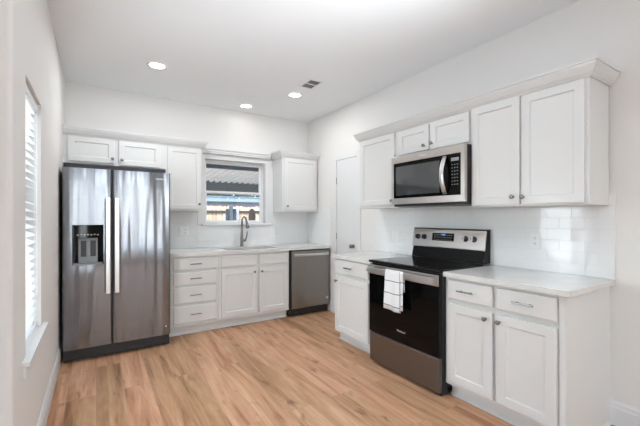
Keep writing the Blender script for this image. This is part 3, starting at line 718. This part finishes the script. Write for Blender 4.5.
for c_ in range(3):
    bm = B()
    for r_ in range(7):
        x = .664+c_*.024; z = mh-.152-r_*.026; box(bm, x-.005, x+.005, .0030, .0040, z-.003, z+.003)
    link('key_column', bm, M['grey'], cpn)
put_text('badge', 'Whirlpool', .020, .372, -.0006, mh-.034, M['white'], mw)
link('vent_grille', bx(.006,MW-.006,.03,MD-.01,-.016,-.0005), M['darkgrey'], mw, bevel=.002)

# ------------------------------------------------------------ outlets
def outlet(label, loc, rz, gang=1, kind='duplex'):
    t = thing('wall_outlet', label, 'outlet', loc, rz); w_ = .070 if gang == 1 else .116
    link('cover_plate', bx(-w_/2,w_/2,-.006,-.0004,-.057,.057), M['white'], t, bevel=.002)
    for g in range(gang):
        cx = 0 if gang == 1 else (-.023 if g == 0 else .023)
        if kind == 'duplex' or (kind == 'mix' and g == 1):
            for s_ in (-1,1):
                rcp = link('receptacle', bx(cx-.016,cx+.016,-.0078,-.0062,s_*.020-.013,s_*.020+.013), M['white'], t, bevel=.001)
                bm = B(); box(bm, cx-.0075, cx-.0050, -.0084, -.0079, s_*.020-.003, s_*.020+.006); box(bm, cx+.0050, cx+.0075, -.0084, -.0079, s_*.020-.003, s_*.020+.006); box(bm, cx-.002, cx+.002, -.0084, -.0079, s_*.020-.010, s_*.020-.006)
                link('slots', bm, M['slot'], rcp)
        else:
            link('rocker_switch', bx(cx-.016,cx+.016,-.0095,-.0062,-.033,.033), M['white'], t, bevel=.002)
outlet('white duplex outlet on the tile above the wide countertop', (XR-.009, 1.309, 1.135), RZ)
outlet('white double wall plate on the tile between range and pantry door', (XR-.009, 2.735, 1.105), RZ, 2, 'switch')
outlet('white double wall plate with switch and outlet behind the drawers counter', (.925, YT, 1.135), 0, 2, 'mix')

# ------------------------------------------------------------ ceiling lights and vent
def can(label, x, y, power=CAN_POWER):
    t = thing('recessed_light', label, 'ceiling light', (x,y,H), 0)
    bm = B(); seg = 40; prof = [(.092,-.0005),(.092,-.006),(.086,-.010),(.070,-.010),(.068,-.003)]
    rings = [[bm.verts.new((r_*math.cos(2*PI*k/seg), r_*math.sin(2*PI*k/seg), z_)) for k in range(seg)] for r_, z_ in prof]
    for a, b in zip(rings, rings[1:]):
        for k in range(seg): bm.faces.new([a[k],a[(k+1)%seg],b[(k+1)%seg],b[k]])
    link('trim_ring', bm, M['white'], t, smooth=True)
    link('lens', lathe(B(), [(.068,.0005),(.069,.0065),(.060,.0085)], (0,0,0), '-Z', 40), M['lamp'], t)
    light('lamp', 'AREA', (0,0,-.014), (0,0,0), power, (.93,.97,1), t, shape='DISK', size=.13)
can('recessed ceiling light nearest the refrigerator', .492, 3.664)
can('recessed ceiling light above the sink', 1.652, 4.357, .5)
can('recessed ceiling light beside the air vent', 1.995, 3.652)
vt = thing('ceiling_vent', 'white ceiling air register with two dark louvred sections', 'vent', (1.985,3.268,H), 0)
bm = B(); w2, l2 = .083, .125
for q in ((-w2,w2,-l2,-l2+.02),(-w2,w2,l2-.02,l2),(-w2,-w2+.02,-l2+.02,l2-.02),(w2-.02,w2,-l2+.02,l2-.02),(-w2+.02,w2-.02,-.009,.009)): box(bm, q[0], q[1], q[2], q[3], -.007, -.0005)
link('frame', bm, M['white'], vt, bevel=.002)
link('duct_opening', bx(-w2+.02,w2-.02,-l2+.02,l2-.02,-.0012,-.0004), M['slot'], vt)
for s_ in (-1,1):
    bm = B()
    for k in range(7):
        yy = s_*(.018+k*.0135); box(bm, -w2+.021, w2-.021, yy-.0012, yy+.0012, -.0062, -.0014)
    link('louver', bm, M['grey'], vt)

# ------------------------------------------------------------ outside the window
struct(link('ground', bx(-25, 35, YB+T, 40, -.25, -.15), M['conc']))
struct(link('ground', bx(-30, XW-T-.01, -12, YB+T, -.25, -.15), M['conc'])); struct(link('ground', bx(XW-T-.01, XR+8, -16, YR-T-.01, -.25, -.15), M['conc']))
pc = thing('patio_cover', 'corrugated white metal patio cover outside the window', 'patio cover', (3.0,YB+T,-.15))
bm = B(); N = 150; x0, x1 = -3.0, 5.0
def rz_(x): # trapezoid corrugation
    u = (x/.17) % 1; return .065*(0 if u < .35 else (u-.35)/.12 if u < .47 else 1 if u < .85 else (1-u)/.15)
xs = []; x = x0
while x < x1:
    xs += [x, x+.17*.35, x+.17*.47, x+.17*.85]; x += .17
top = [];
for e, (yy, zz) in enumerate(((.02,2.83),(5.25,2.475))):
    top.append([bm.verts.new((x, yy, zz+rz_(x-x0+1e-6))) for x in xs])
for i in range(len(xs)-1): bm.faces.new([top[0][i],top[0][i+1],top[1][i+1],top[1][i]])
o = link('corrugated_roof', bm, M['alum'], pc); o.modifiers.new('s','SOLIDIFY').thickness = .004
link('fascia_beam', bx(x0,x1,5.26,5.34,2.155,2.535), M['fascia'], pc)
link('ledger', bx(x0,x1,.01,.06,2.70,2.82), M['fascia'], pc)
link('awning_bar', bx(-2.3,-.3,.15,.22,2.160,2.300), M['fascia'], pc)
for x in (-2.35,-.25): link('awning_bracket', bx(x-.02,x+.02,.001,.2,2.19,2.24), M['fascia'], pc)
for x in (-2.6,2.0,4.6): link('post', bx(x-.05,x+.05,5.12,5.22,0,2.155), M['alum'], pc)
fe = thing('wooden_fence', 'tan wooden picket fence across the yard outside', 'fence', (4.0,11.5,-.15))
bm = B(); x = -5.0; rnd = random.Random(3)
while x < 7:
    h = 1.83+rnd.uniform(-.02,.02)
    v = [(x,0),(x+.135,0),(x+.135,h-.04),(x+.10,h),(x+.035,h),(x,h-.04)]
    a = [bm.verts.new((p[0],0,p[1])) for p in v]; b = [bm.verts.new((p[0],.018,p[1])) for p in v]; bm.faces.new(a); bm.faces.new(b[::-1])
    for i in range(6): bm.faces.new([a[i],b[i],b[(i+1)%6],a[(i+1)%6]])
    x += .142
link('pickets', bm, M['fence'], fe)
for z in (.4,1.60): link('rail', bx(-5,7,-.045,-.001,z,z+.09), mat('rail_wood',(.07,.06,.055),.8) if z > 1 else M['fence'], fe)
for x, wd, m_, nm, lb in ((3.464,.10,M['fascia'],'dark','dark grey square post in front of the fence, left of the pale blue one'),(3.576,.11,M['blue'],'blue','pale blue square post in front of the fence, seen left of the faucet'),(3.690,.09,M['fascia'],'dark','thin dark post in front of the fence, right of the pale blue one')):
    if wd: tag(link('yard_post', bx(x-wd/2,x+wd/2,10.7,10.8,-.15,1.70 if m_ is M['blue'] else 1.58), m_, bevel=.004), lb, 'post')
tag(link('yard_post', bx(3.82,3.89,10.9,10.98,-.15,1.66), M['vinyl'], bevel=.004), 'white square post in front of the fence, seen above the faucet', 'post')
tag(link('tree_trunk', lathe(B(), [(.13,0),(.12,.7),(.11,1.2),(.115,1.5),(.08,1.68),(.03,1.74)], (4.18,10.5,-.15), 'Z', 16), M['bark'], smooth=True), 'cut brown tree trunk before the fence at the window right edge', 'tree trunk')
nb = thing('neighbor_house', 'low neighbouring house with pale blue eave behind the fence', 'house', (6.0,16.2,-.15))
link('wall', bx(-9,9,0,6,0,2.19), M['stucco'], nb); link('eave', bx(-9.3,9.3,-.35,.0,2.19,2.345), M['blue'], nb)
bm = B(); a = [bm.verts.new(p) for p in ((-9.3,-.35,2.35),(9.3,-.35,2.35),(9.3,3,2.60),(-9.3,3,2.60))]; b = [bm.verts.new((v.co.x,v.co.y,v.co.z+.06)) for v in a]
bm.faces.new(a); bm.faces.new(b)
for i in range(4): bm.faces.new([a[i],a[(i+1)%4],b[(i+1)%4],b[i]])
link('roof', bm, M['fascia'], nb)
def tree(label, x, y, h, rx, sd):
    t = thing('leafy_tree', label, 'tree', (x,y,-.15), group='trees behind the neighbouring house'); rn = random.Random(sd)
    link('trunk', tube(B(), [(0,0,0),(0,0,h*.35),(.05,0,h*.6)], [.18,.14,.08], 10), M['bark'], t, smooth=True)
    bm = B()
    for i in range(2200):
        th, ph, rr = rn.uniform(0,2*PI), rn.uniform(-1,1), rn.uniform(.35,1)**.5
        c = Vector((rx*rr*math.cos(th)*math.sqrt(1-ph*ph), rx*.8*rr*math.sin(th)*math.sqrt(1-ph*ph), h*.62+h*.38*rr*ph))
        a = Vector((rn.uniform(-1,1),rn.uniform(-1,1),rn.uniform(-1,1))).normalized(); b = a.orthogonal().normalized(); s_ = rn.uniform(.12,.26)
        bm.faces.new([bm.verts.new(c+a*s_), bm.verts.new(c+b*s_*.6), bm.verts.new(c-a*s_), bm.verts.new(c-b*s_*.6)])
    link('foliage', bm, M['leaf'], t)
for i, x in enumerate((-.9,3.5,7.9,12.3)): tree('leafy green tree rising behind the neighbouring house', x, 24+(i%2), 5.2, 2.0, i)
